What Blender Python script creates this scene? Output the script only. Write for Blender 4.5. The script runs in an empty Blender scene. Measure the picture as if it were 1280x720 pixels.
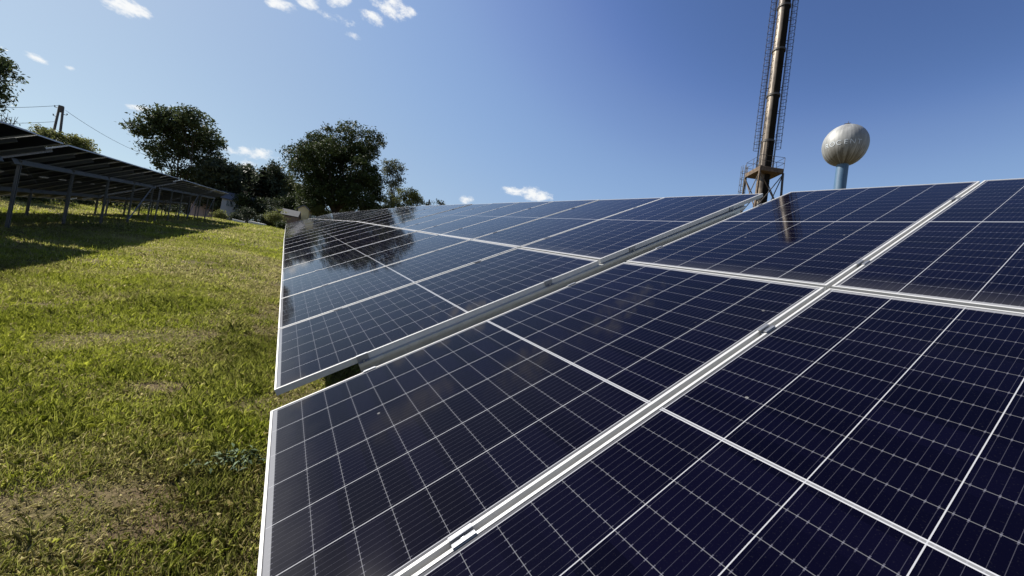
import bpy, bmesh, math, random
import numpy as np
from mathutils import Vector, Matrix, Quaternion

random.seed(7)
RNG = np.random.default_rng(7)
S = bpy.context.scene
COL = S.collection
R = math.radians

# ------------------------------------------------------------------ camera
CAMZ = 1.5
CR = np.array([[0.84049667, -0.14698473, -0.52149864],
               [-0.52046331, 0.04852286, -0.85250424],
               [0.15060971, 0.98794788, -0.03571686]])
cd = bpy.data.cameras.new('camera')
cam = bpy.data.objects.new('camera', cd)
COL.objects.link(cam)
cd.sensor_width = 36.0
cd.sensor_fit = 'HORIZONTAL'
cd.lens = 13.4529
cd.clip_start = 0.02
cd.clip_end = 5000
M4 = Matrix([list(CR[0]) + [0], list(CR[1]) + [0], list(CR[2]) + [CAMZ], [0, 0, 0, 1]])
cam.matrix_world = M4
S.camera = cam
FPX = 478.324


def ray(x, y):
    """unit direction from the viewpoint through pixel x, y of the 1280x720 photograph"""
    v = CR @ np.array([(x - 640) / FPX, -(y - 360) / FPX, -1.0])
    return v / np.linalg.norm(v)


def at(x, y, Y):
    d = ray(x, y)
    return Vector((d[0] / d[1] * Y, Y, CAMZ + d[2] / d[1] * Y))


# ------------------------------------------------------------------ sky and sun
SUN_EL, SUN_AZ = R(42.8), R(-37.5)         # azimuth measured from +Y towards +X
SUN_STR, SKY_STR, EXPO = 5.0, 0.08, 0.97
w = bpy.data.worlds.new('World')
S.world = w
w.use_nodes = True
nt = w.node_tree
nt.nodes.clear()
N = nt.nodes.new
LK = nt.links.new
out = N('ShaderNodeOutputWorld')
bg = N('ShaderNodeBackground')
bg.inputs['Strength'].default_value = SKY_STR
sky = N('ShaderNodeTexSky')
sky.sky_type = 'NISHITA'
sky.sun_disc = False
sky.sun_elevation = SUN_EL
sky.sun_rotation = SUN_AZ
sky.altitude = 250
sky.air_density = 1.0
sky.dust_density = 0.5
sky.ozone_density = 3.0
tc = N('ShaderNodeTexCoord')


def wm(op, a, b=None, c=None, clamp=False):
    n = N('ShaderNodeMath')
    n.operation = op
    n.use_clamp = clamp
    for i, v in enumerate((a, b, c)):
        if v is None:
            continue
        if isinstance(v, (int, float)):
            n.inputs[i].default_value = v
        else:
            LK(v, n.inputs[i])
    return n.outputs[0]


def wdot(vec, v):
    n = N('ShaderNodeVectorMath')
    n.operation = 'DOT_PRODUCT'
    LK(vec, n.inputs[0])
    n.inputs[1].default_value = v
    return n.outputs['Value']


# small clouds: (photo pixel, half length px, half height px, roll of the long axis in the photo, density)
CLOUDS = [(157, 9, 27, 11, 20, 1.0), (45, 72, 17, 4, 22, .75), (88, 86, 7, 3, 20, .5), (385, 3, 16, 8, 10, .9),
          (424, 24, 24, 6, 25, .62), (424, 2, 14, 7, 0, .9), (489, 9, 26, 14, 35, .9), (466, 22, 16, 8, 25, .9), (352, 5, 18, 9, 20, .85), (516, 14, 10, 6, 30, .7),
          (668, 243, 20, 8, 10, 1.0), (641, 239, 14, 5, 12, .9), (583, 250, 9, 6, 0, .95), (315, 191, 36, 7, 7, .85),
          (306, 204, 18, 4, 8, .6), (178, 135, 17, 4, 8, .65), (441, 45, 10, 5, 20, .75), (700, -90, 90, 30, 10, .6),
          (520, -120, 80, 40, 20, .8), (300, -110, 110, 36, 15, .9)]
dirv = tc.outputs['Generated']
total = None
for (px, py, ra, rb, roll, dens) in CLOUDS:
    d0 = ray(px, py)
    ca, sa = math.cos(R(roll)), math.sin(R(roll))
    da = ray(px + ra * ca, py + ra * sa) - d0
    db = ray(px - rb * sa, py + rb * ca) - d0
    # local ellipse axes on the unit sphere
    A = np.column_stack([da, db])
    P = np.linalg.pinv(A)
    ua = wm('SUBTRACT', wdot(dirv, tuple(P[0])), float(P[0] @ d0))
    ub = wm('SUBTRACT', wdot(dirv, tuple(P[1])), float(P[1] @ d0))
    rr = wm('ADD', wm('MULTIPLY', ua, ua), wm('MULTIPLY', ub, ub))
    front = wm('GREATER_THAN', wdot(dirv, tuple(d0)), 0.3)
    m = wm('MULTIPLY', wm('MULTIPLY', wm('SUBTRACT', 1.0, wm('MULTIPLY', rr, .5), clamp=True), dens), front)
    total = m if total is None else wm('MAXIMUM', total, m)
cn = N('ShaderNodeTexNoise')
cn.inputs['Scale'].default_value = 34
cn.inputs['Detail'].default_value = 7
cn.inputs['Roughness'].default_value = .68
mp = N('ShaderNodeMapping')
mp.inputs['Scale'].default_value = (1, 1, 1.8)
LK(dirv, mp.inputs['Vector'])
LK(mp.outputs[0], cn.inputs['Vector'])
raw = wm('ADD', total, wm('MULTIPLY', wm('SUBTRACT', cn.outputs['Fac'], .5), 2.4))
cm = N('ShaderNodeMapRange')
cm.interpolation_type = 'SMOOTHSTEP'
cm.inputs['From Min'].default_value = .30
cm.inputs['From Max'].default_value = 1.12
LK(raw, cm.inputs['Value'])
cfac = wm('MULTIPLY', cm.outputs[0], wm('GREATER_THAN', total, .0001), clamp=True)
# tone of the clear air: deeper blue away from the sun, softer close to it
sepc = N('ShaderNodeSeparateColor')
LK(sky.outputs[0], sepc.inputs[0])
comb = N('ShaderNodeCombineColor')
SKYC = [((0, 0), (.5, .30), (.88, .54), (1.15, 1.10), (1.47, 1.60), (3.1, 2.68), (5, 3.5), (10, 5.2)),
        ((0, 0), (.8, .45), (1.52, 1.02), (2.0, 1.88), (2.46, 2.52), (4.2, 3.45), (6, 4.2), (10, 5.6)),
        ((0, 0), (1.5, 1.1), (2.86, 2.45), (3.5, 3.5), (4.4, 4.3), (6.5, 4.75), (8, 5.1), (10, 5.6))]
for i_, pts_ in enumerate(SKYC):
    fc = N('ShaderNodeFloatCurve')
    cv_ = fc.mapping.curves[0]
    while len(cv_.points) < len(pts_):
        cv_.points.new(.5, .5)
    for p_, (a_, b_) in zip(cv_.points, pts_):
        p_.location = (a_ / 10, b_ / 10)
    fc.mapping.update()
    LK(wm('MULTIPLY', sepc.outputs[i_], .1), fc.inputs['Value'])
    LK(wm('MULTIPLY', fc.outputs[0], 10.0), comb.inputs[i_])
mix = N('ShaderNodeMix')
mix.data_type = 'RGBA'
LK(wm('MULTIPLY', cfac, .93), mix.inputs['Factor'])
LK(comb.outputs[0], mix.inputs['A'])
mix.inputs['B'].default_value = (6.3, 6.35, 6.3, 1)
LK(mix.outputs['Result'], bg.inputs['Color'])
LK(bg.outputs[0], out.inputs[0])

sl = bpy.data.lights.new('sun', 'SUN')
sl.energy = SUN_STR
sl.angle = R(.53)
sl.color = (1.0, .95, .87)
sun = bpy.data.objects.new('sun', sl)
COL.objects.link(sun)
SD = Vector((math.cos(SUN_EL) * math.sin(SUN_AZ), math.cos(SUN_EL) * math.cos(SUN_AZ), math.sin(SUN_EL)))
sun.rotation_euler = SD.to_track_quat('Z', 'Y').to_euler()
sun.location = SD * 60
S.view_settings.view_transform = 'Standard'
S.view_settings.look = 'None'
S.view_settings.exposure = EXPO
S.view_settings.gamma = 1
S.view_settings.use_curve_mapping = False


# ------------------------------------------------------------------ material helpers
class Mat:
    def __init__(self, name, color=(.5, .5, .5), rough=.6, metal=0.0, spec=.5):
        self.m = bpy.data.materials.new(name)
        self.m.use_nodes = True
        self.t = self.m.node_tree
        self.b = self.t.nodes['Principled BSDF']
        self.b.inputs['Base Color'].default_value = (*color, 1)
        self.b.inputs['Roughness'].default_value = rough
        self.b.inputs['Metallic'].default_value = metal
        self.b.inputs['Specular IOR Level'].default_value = spec
        self._oc = None

    def n(self, kind, **kw):
        nd = self.t.nodes.new(kind)
        for k, v in kw.items():
            setattr(nd, k, v)
        return nd

    def link(self, a, b):
        self.t.links.new(a, b)

    def inp(self, sock, v):
        if v is None:
            return
        if hasattr(v, 'is_output') or isinstance(v, bpy.types.NodeSocket):
            self.link(v, sock)
        else:
            sock.default_value = v

    def oc(self):
        if self._oc is None:
            self._oc = self.n('ShaderNodeTexCoord').outputs['Object']
        return self._oc

    def math(self, op, a, b=None, c=None, clamp=False):
        nd = self.n('ShaderNodeMath', operation=op, use_clamp=clamp)
        for i, v in enumerate((a, b, c)):
            self.inp(nd.inputs[i], v)
        return nd.outputs[0]

    def noise(self, scale, detail=5, rough=.55, vec=None, stretch=None):
        nd = self.n('ShaderNodeTexNoise')
        nd.inputs['Scale'].default_value = scale
        nd.inputs['Detail'].default_value = detail
        nd.inputs['Roughness'].default_value = rough
        v = vec or self.oc()
        if stretch:
            mpn = self.n('ShaderNodeMapping')
            mpn.inputs['Scale'].default_value = stretch
            self.link(v, mpn.inputs['Vector'])
            v = mpn.outputs[0]
        self.link(v, nd.inputs['Vector'])
        return nd.outputs['Fac']

    def range(self, v, a, b, c=0.0, d=1.0, smooth=True):
        nd = self.n('ShaderNodeMapRange')
        if smooth:
            nd.interpolation_type = 'SMOOTHSTEP'
        self.inp(nd.inputs['Value'], v)
        for k, x in (('From Min', a), ('From Max', b), ('To Min', c), ('To Max', d)):
            nd.inputs[k].default_value = x
        return nd.outputs[0]

    def mix(self, f, a, b):
        nd = self.n('ShaderNodeMix', data_type='RGBA')
        self.inp(nd.inputs['Factor'], f)
        for s, v in (('A', a), ('B', b)):
            self.inp(nd.inputs[s], (*v, 1) if isinstance(v, tuple) else v)
        return nd.outputs['Result']

    def color(self, v):
        self.inp(self.b.inputs['Base Color'], v)

    def bump(self, h, strength=.3, dist=.01):
        nd = self.n('ShaderNodeBump')
        nd.inputs['Strength'].default_value = strength
        nd.inputs['Distance'].default_value = dist
        self.link(h, nd.inputs['Height'])
        self.link(nd.outputs[0], self.b.inputs['Normal'])


MW, ML, GAP = 1.1395, 2.1686, 0.0186     # module width, length, gap between modules
PITCH = MW + GAP
FR, FD = 0.0085, 0.035                   # frame lip width and depth


def make_cell_material(name, seed):
    m = Mat(name, rough=.09, spec=.09)
    sep = m.n('ShaderNodeSeparateXYZ')
    m.link(m.oc(), sep.inputs[0])
    x, y = sep.outputs[0], sep.outputs[1]
    x0 = .0185
    pw = (MW - 2 * x0) / 6
    mid = .007
    y0 = .0195
    ph = (ML / 2 - mid - y0) / 11
    xc = m.math('DIVIDE', m.math('SUBTRACT', x, x0), pw)
    # fold the two halves of the module on each other
    yy = m.math('SUBTRACT', ML / 2 - mid, m.math('ABSOLUTE', m.math('SUBTRACT', y, ML / 2)))
    yc = m.math('DIVIDE', m.math('SUBTRACT', yy, y0), ph)

    def near(v, pitch, half):
        f = m.math('ABSOLUTE', m.math('SUBTRACT', m.math('FRACT', m.math('ADD', v, .5)), .5))
        return m.math('LESS_THAN', f, half / pitch)
    col = near(xc, pw, .0011)
    row = near(yc, ph, .0009)
    outx = m.math('MAXIMUM', m.math('LESS_THAN', x, x0), m.math('GREATER_THAN', x, MW - x0))
    outy = m.math('LESS_THAN', yy, y0)
    midm = m.math('GREATER_THAN', yy, ML / 2 - 2 * mid)
    ring = m.math('ABSOLUTE', m.math('SUBTRACT', yy, ML / 2 - mid))
    midm = m.math('LESS_THAN', ring, mid * .9)
    midw = m.math('MULTIPLY', midm, m.math('ADD', .42, m.math('MULTIPLY', m.math('GREATER_THAN', ring, mid * .45), .58)))
    white = m.math('MAXIMUM', m.math('MAXIMUM', m.math('MULTIPLY', col, .85), m.math('MULTIPLY', row, .25)),
                   m.math('MAXIMUM', m.math('MAXIMUM', m.math('MULTIPLY', outx, .20), m.math('MULTIPLY', outy, .50)), midw))
    # busbars along the slope with solder pads at the cell edges
    bp = pw / 10
    bc = m.math('ADD', m.math('MULTIPLY', xc, 10), .5)
    bus = near(bc, bp, .00042)
    pad = m.math('MULTIPLY', near(bc, bp, .0012), near(yc, ph, .0055))
    lines = m.math('MAXIMUM', m.math('MULTIPLY', bus, .17), m.math('MULTIPLY', pad, .30))
    # per cell tint
    fl = m.n('ShaderNodeCombineXYZ')
    m.link(m.math('FLOOR', xc), fl.inputs[0])
    m.link(m.math('FLOOR', m.math('DIVIDE', y, ph)), fl.inputs[1])
    oi = m.n('ShaderNodeObjectInfo')
    m.link(m.math('MULTIPLY', oi.outputs['Random'], 50), fl.inputs[2])
    wn = m.n('ShaderNodeTexWhiteNoise')
    m.link(fl.outputs[0], wn.inputs['Vector'])
    cellc = m.mix(wn.outputs['Value'], (.0009, .0008, .0042), (.0016, .0014, .0068))
    c = m.mix(lines, cellc, (.17, .17, .21))
    c = m.mix(white, c, (.36, .365, .38))
    # gasket line beside the frame lip
    ex = m.math('MINIMUM', x, m.math('SUBTRACT', MW, x))
    ey = m.math('MINIMUM', y, m.math('SUBTRACT', ML, y))
    ed = m.math('MINIMUM', ex, ey)
    c = m.mix(m.math('LESS_THAN', ed, FR + .0025), c, (.06, .06, .065))
    # thin uneven dust, thicker on the lower edge, and a few specks
    geo = m.n('ShaderNodeNewGeometry').outputs['Position']
    dn = m.noise(1.1, 6, .6, vec=geo)
    dust = m.range(dn, .42, .8, .000, .006)
    low = m.range(m.math('ADD', y, m.math('MULTIPLY', m.noise(9, 4), .12)), .03, .26, .05, 0)
    sp = m.n('ShaderNodeTexVoronoi')
    sp.inputs['Scale'].default_value = 7
    m.link(geo, sp.inputs['Vector'])
    speck = m.math('MULTIPLY', m.math('LESS_THAN', sp.outputs['Distance'], .042),
                   m.range(m.noise(3.0, 2, vec=geo), .50, .6, 0, .30))
    fine = m.math('MULTIPLY', m.range(m.noise(260, 2, .5, vec=geo), .60, .78), .012)
    allm = m.math('ADD', m.math('ADD', dust, low), m.math('MAXIMUM', speck, fine), clamp=True)
    c = m.mix(allm, c, (.40, .39, .36))
    m.color(c)
    m.inp(m.b.inputs['Roughness'], m.range(dn, .3, .8, .04, .075))
    return m.m


MC = {}
MC['cells'] = make_cell_material('solar_cells', 1)
fm = Mat('anodised_aluminium', (.72, .72, .70), .6, .12)
fm.color(fm.mix(fm.noise(14, 5), (.36, .36, .355), (.50, .50, .49)))
MC['frame'] = fm.m
gm = Mat('galvanised_steel', (.40, .42, .42), .5, .55)
nz = gm.n('ShaderNodeTexVoronoi')
nz.inputs['Scale'].default_value = 18
gm.link(gm.oc(), nz.inputs['Vector'])
gm.color(gm.mix(gm.math('ADD', m_ := gm.math('MULTIPLY', nz.outputs['Color'], .6), gm.math('MULTIPLY', gm.noise(5, 6), .4)),
                (.32, .335, .335), (.46, .47, .465)))
MC['galv'] = gm.m
pg = Mat('shaded_post_steel', (.1, .1, .1), .6, .4)
pg.color(pg.mix(pg.noise(6, 5), (.10, .105, .11), (.18, .185, .19)))  # darker copy of the galvanised steel, shade under the arrays put into its colour
MC['post'] = pg.m
MC['clamp'] = Mat('clamp_aluminium', (.20, .21, .23), .5, .5).m
MC['bolt'] = Mat('steel_bolt', (.35, .36, .37), .35, .9).m
bm_ = Mat('rear_glass', (.006, .006, .011), .35, spec=.05)
MC['rear'] = bm_.m
MC['plastic'] = Mat('black_plastic', (.02, .02, .02), .5).m


# ------------------------------------------------------------------ mesh helpers
class MB:
    def __init__(self):
        self.v, self.f = [], []

    def quadbox(self, c8):
        b = len(self.v)
        self.v += [tuple(p) for p in c8]
        for q in ((0, 3, 2, 1), (4, 5, 6, 7), (0, 1, 5, 4), (1, 2, 6, 5), (2, 3, 7, 6), (3, 0, 4, 7)):
            self.f.append(tuple(b + i for i in q))
        return self

    def box(self, x0, x1, y0, y1, z0, z1):
        return self.quadbox([(x0, y0, z0), (x1, y0, z0), (x1, y1, z0), (x0, y1, z0),
                             (x0, y0, z1), (x1, y0, z1), (x1, y1, z1), (x0, y1, z1)])

    def bar(self, p0, p1, ax, ay, w, h):
        """rectangular bar from p0 to p1, section w along ax and h along ay"""
        p0, p1, ax, ay = Vector(p0), Vector(p1), Vector(ax) * w / 2, Vector(ay) * h / 2
        return self.quadbox([p0 - ax - ay, p0 + ax - ay, p0 + ax + ay, p0 - ax + ay,
                             p1 - ax - ay, p1 + ax - ay, p1 + ax + ay, p1 - ax + ay])

    def channel(self, p0, p1, ax, ay, w, h, t=.004):
        """open C profile: web on the -ax side, flanges on both ends of ay, lips"""
        p0, p1, ax, ay = Vector(p0), Vector(p1), Vector(ax), Vector(ay)
        self.bar(p0 - ax * (w / 2 - t / 2), p1 - ax * (w / 2 - t / 2), ax, ay, t, h)
        for s in (-1, 1):
            o = ay * s * (h / 2 - t / 2) + ax * (t / 2)
            self.bar(p0 + o, p1 + o, ax, ay, w - t, t)
            o2 = ay * s * (h / 2 - t - .007) + ax * (w / 2 - t / 2)
            self.bar(p0 + o2, p1 + o2, ax, ay, t, .014)
        return self

    def tube(self, pts, rad, n=8, cap=True):
        pts = [Vector(p) for p in pts]
        if not hasattr(rad, '__len__'):
            rad = [rad] * len(pts)
        base = len(self.v)
        prev = None
        for i, p in enumerate(pts):
            d = (pts[min(i + 1, len(pts) - 1)] - pts[max(i - 1, 0)]).normalized()
            if prev is None:
                a = d.orthogonal().normalized()
            else:
                a = (prev - d * prev.dot(d)).normalized()
            prev = a
            b = d.cross(a)
            for k in range(n):
                t = 2 * math.pi * k / n
                self.v.append(tuple(p + (a * math.cos(t) + b * math.sin(t)) * rad[i]))
        for i in range(len(pts) - 1):
            for k in range(n):
                k2 = (k + 1) % n
                self.f.append((base + i * n + k, base + i * n + k2, base + (i + 1) * n + k2, base + (i + 1) * n + k))
        if cap:
            self.f.append(tuple(base + k for k in reversed(range(n))))
            self.f.append(tuple(base + (len(pts) - 1) * n + k for k in range(n)))
        return self

    def lathe(self, prof, n=32, c=(0, 0)):
        base = len(self.v)
        for (r, z) in prof:
            for k in range(n):
                t = 2 * math.pi * k / n
                self.v.append((c[0] + r * math.cos(t), c[1] + r * math.sin(t), z))
        for i in range(len(prof) - 1):
            for k in range(n):
                k2 = (k + 1) % n
                self.f.append((base + i * n + k, base + i * n + k2, base + (i + 1) * n + k2, base + (i + 1) * n + k))
        self.f.append(tuple(base + k for k in reversed(range(n))))
        self.f.append(tuple(base + (len(prof) - 1) * n + k for k in range(n)))
        return self

    def mesh(self, name, mat, smooth=False, bevel=0):
        me = bpy.data.meshes.new(name)
        me.from_pydata(self.v, [], self.f)
        bm = bmesh.new()
        bm.from_mesh(me)
        bmesh.ops.recalc_face_normals(bm, faces=bm.faces)
        if bevel:
            bmesh.ops.bevel(bm, geom=list(bm.edges), offset=bevel, segments=1, affect='EDGES', clamp_overlap=True)
        bm.to_mesh(me)
        bm.free()
        me.materials.append(mat)
        if smooth:
            for p in me.polygons:
                p.use_smooth = True
        return me

    def build(self, name, mat, parent=None, smooth=False, bevel=0):
        return link(name, self.mesh(name, mat, smooth, bevel), parent)


def link(name, me, parent=None, loc=None, rot=None):
    o = bpy.data.objects.new(name, me)
    COL.objects.link(o)
    if parent is not None:
        o.parent = parent
    if loc is not None:
        o.location = loc
    if rot is not None:
        o.rotation_euler = rot
    return o


def np_mesh(name, verts, nper, mat, attr=None):
    """mesh made of separate n-gons with nper vertices each; optional float attribute per face"""
    verts = np.asarray(verts, np.float32).reshape(-1, 3)
    nv = len(verts)
    nf = nv // nper
    me = bpy.data.meshes.new(name)
    me.vertices.add(nv)
    me.vertices.foreach_set('co', verts.ravel())
    me.loops.add(nv)
    me.loops.foreach_set('vertex_index', np.arange(nv, dtype=np.int32))
    me.polygons.add(nf)
    me.polygons.foreach_set('loop_start', np.arange(0, nv, nper, dtype=np.int32))
    me.polygons.foreach_set('loop_total', np.full(nf, nper, np.int32))
    me.update(calc_edges=True)
    if attr:
        for k, a in attr.items():
            at_ = me.attributes.new(k, 'FLOAT', 'FACE')
            at_.data.foreach_set('value', np.asarray(a, np.float32))
    me.materials.append(mat)
    return me


def tag(o, label, cat, group=None, kind=None):
    o['label'] = label
    o['category'] = cat
    if group:
        o['group'] = group
    if kind:
        o['kind'] = kind
    return o


def empty(name, loc, rot=None):
    o = bpy.data.objects.new(name, None)
    COL.objects.link(o)
    o.empty_display_size = .3
    if rot is not None:
        o.matrix_world = Matrix.Translation(loc) @ rot.to_4x4()
    else:
        o.location = loc
    return o


def vnoise(x, y, seed=0):
    """smooth value noise on a lattice, 0..1"""
    xi, yi = np.floor(x).astype(np.int64), np.floor(y).astype(np.int64)
    fx, fy = x - xi, y - yi
    fx, fy = fx * fx * (3 - 2 * fx), fy * fy * (3 - 2 * fy)

    def h(a, b):
        n = (a * 374761393 + b * 668265263 + seed * 974711) & 0x7fffffff
        n = ((n ^ (n >> 13)) * 1274126177) & 0x7fffffff
        return ((n ^ (n >> 16)) & 0xffff) / 65535.0
    return (h(xi, yi) * (1 - fx) + h(xi + 1, yi) * fx) * (1 - fy) + (h(xi, yi + 1) * (1 - fx) + h(xi + 1, yi + 1) * fx) * fy


def fbm(x, y, seed=0, oct=4):
    s, a, t = 0, 1.0, 0
    for k in range(oct):
        s = s + a * vnoise(x * 2 ** k, y * 2 ** k, seed + k * 17)
        t += a
        a *= .5
    return s / t


# ------------------------------------------------------------------ ground
GK = np.array([(-600, -14), (-60, -5.2), (-20, -1.95), (0, 0), (2, .21), (13.7, 1.60), (30, 3.45), (47, 5.30),
               (53, 5.85), (58, 6.0), (64, 5.8), (80, 4.9), (120, 3.5), (300, 1), (3000, -20)], float)


def ground_z(x, y):
    x, y = np.asarray(x, float), np.asarray(y, float)
    z = np.interp(y, GK[:, 0], GK[:, 1])
    t = np.clip((-5.6 - x) / 3.0, 0, 1)
    z = z - .28 * t * t * (3 - 2 * t)
    t = np.clip((-.8 - x) / 4.6, 0, 1) * np.clip(y / 9, 0, 1)
    z = z - .24 * t * t * (3 - 2 * t)
    z = z + .05 * (vnoise(x * .45 + 9, y * .45, 3) - .5) + .03 * (vnoise(x * 1.7, y * 1.7, 5) - .5)
    return z


gr = Mat('turf_ground', rough=.95, spec=.1)
geo_ = gr.n('ShaderNodeNewGeometry').outputs['Position']
gn1 = gr.noise(1.3, 6, .6, vec=geo_)
gn2 = gr.noise(22, 5, .7, vec=geo_)
gn3 = gr.noise(.25, 4, .5, vec=geo_)
gc = gr.mix(gr.range(gn2, .3, .7), (.055, .037, .021), (.165, .118, .068))
gc = gr.mix(gr.range(gn1, .45, .65, 0, .55), gc, (.10, .10, .03))
gc = gr.mix(gr.range(gn3, .4, .7, 0, .4), gc, (.10, .105, .03))
gr.color(gc)
gr.bump(gn2, .8, .03)


def axis(parts):
    a = []
    for lo, hi, st in parts:
        a += list(np.arange(lo, hi, st))
    return np.array(a + [parts[-1][1]])


gx = axis([(-3000, -400, 400), (-400, -60, 40), (-60, -14, 4), (-14, 2, .25), (2, 12, 1), (12, 60, 6), (60, 400, 40), (400, 3000, 400)])
gy = axis([(-600, -60, 60), (-60, -4, 4), (-4, 16, .25), (16, 66, 1.0), (66, 130, 6), (130, 400, 30), (400, 3000, 300)])
GX, GY = np.meshgrid(gx, gy)
GZ = ground_z(GX, GY)
gv = np.column_stack([GX.ravel(), GY.ravel(), GZ.ravel()])
nx, ny = len(gx), len(gy)
gf = [(j * nx + i, j * nx + i + 1, (j + 1) * nx + i + 1, (j + 1) * nx + i) for j in range(ny - 1) for i in range(nx - 1)]
gme = bpy.data.meshes.new('ground')
gme.from_pydata([tuple(p) for p in gv], [], gf)
gme.materials.append(gr.m)
for p in gme.polygons:
    p.use_smooth = True
tag(link('ground', gme), 'grassy soil slope rising away between the solar rows', 'ground', kind='structure')


# ------------------------------------------------------------------ solar module (prototype meshes)
def module_meshes():
    glass = MB()
    e = .004
    glass.box(e, MW - e, e, ML - e, -.0065, -.0015)
    gme_ = glass.mesh('glass', MC['cells'])
    gme_.materials.append(MC['rear'])
    for p in gme_.polygons:
        if p.normal.z < .5:
            p.material_index = 1
    fr = MB()
    ovl = .0
    fr.box(0, FR, 0, ML, -FD, 0)
    fr.box(MW - FR, MW, 0, ML, -FD, 0)
    fr.box(FR, MW - FR, 0, FR, -FD, -.0002)
    fr.box(FR, MW - FR, ML - FR, ML, -FD, -.0002)
    # lower return flange of the profile
    fr.box(FR, FR + .02, FR, ML - FR, -FD, -FD + .002)
    fr.box(MW - FR - .02, MW - FR, FR, ML - FR, -FD, -FD + .002)
    fme = fr.mesh('frame', MC['frame'])
    jb = MB()
    if True:
        jb.box(MW / 2 - .06, MW / 2 + .06, ML / 2 - .03, ML / 2 + .03, -.024, -.0066)
    jme = jb.mesh('junction_box', MC['plastic'])
    return gme_, fme, jme


GLASS, FRAME, JBOX = module_meshes()


def clamp_meshes():
    mb = MB()
    l, t = .06, .003
    gw = GAP / 2
    mb.box(-gw - .0075, -gw + .002, -l / 2, l / 2, .0004, .0004 + t)
    mb.box(gw - .002, gw + .0075, -l / 2, l / 2, .0004, .0004 + t)
    mb.box(-gw + .002, -gw + .0045, -l / 2, l / 2, -.012, .0004 + t)
    mb.box(gw - .0045, gw - .002, -l / 2, l / 2, -.012, .0004 + t)
    mb.box(-gw + .0045, gw - .0045, -l / 2, l / 2, -.012, -.009)
    mid = mb.mesh('clamp', MC['clamp'], bevel=.0006)
    b = MB()
    b.lathe([(.0045, -.009), (.0045, -.003), (.004, -.002)], 12)
    bolt = b.mesh('bolt', MC['bolt'])
    # end clamp: Z-shaped plate reaching from the rail up onto the frame (frame lies on +x)
    e = MB()
    e.box(-.003, .010, -l / 2, l / 2, .0004, .0004 + t)
    e.box(-.0065, -.003, -l / 2, l / 2, -FD, .0004 + t)
    e.box(-.030, -.0065, -l / 2, l / 2, -FD, -FD + t)
    end = e.mesh('clamp', MC['clamp'], bevel=.0006)
    eb = MB()
    eb.lathe([(.0065, -FD + t), (.0065, -FD + t + .008), (.0058, -FD + t + .009)], 12, c=(-.019, 0))
    return mid, bolt, end, eb.mesh('bolt', MC['bolt'])


CL_MID, BOLT_MID, CL_END, BOLT_END = clamp_meshes()
CLAMP_V = (.431, 1.700, 2.520, 3.825)
RAIL0, RAIL1 = .40, 4.02
RAIL_W, RAIL_H = .062, .085
BEAM_V = (1.20, 3.25)
BEAM_H, BEAM_W = .13, .055


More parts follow.
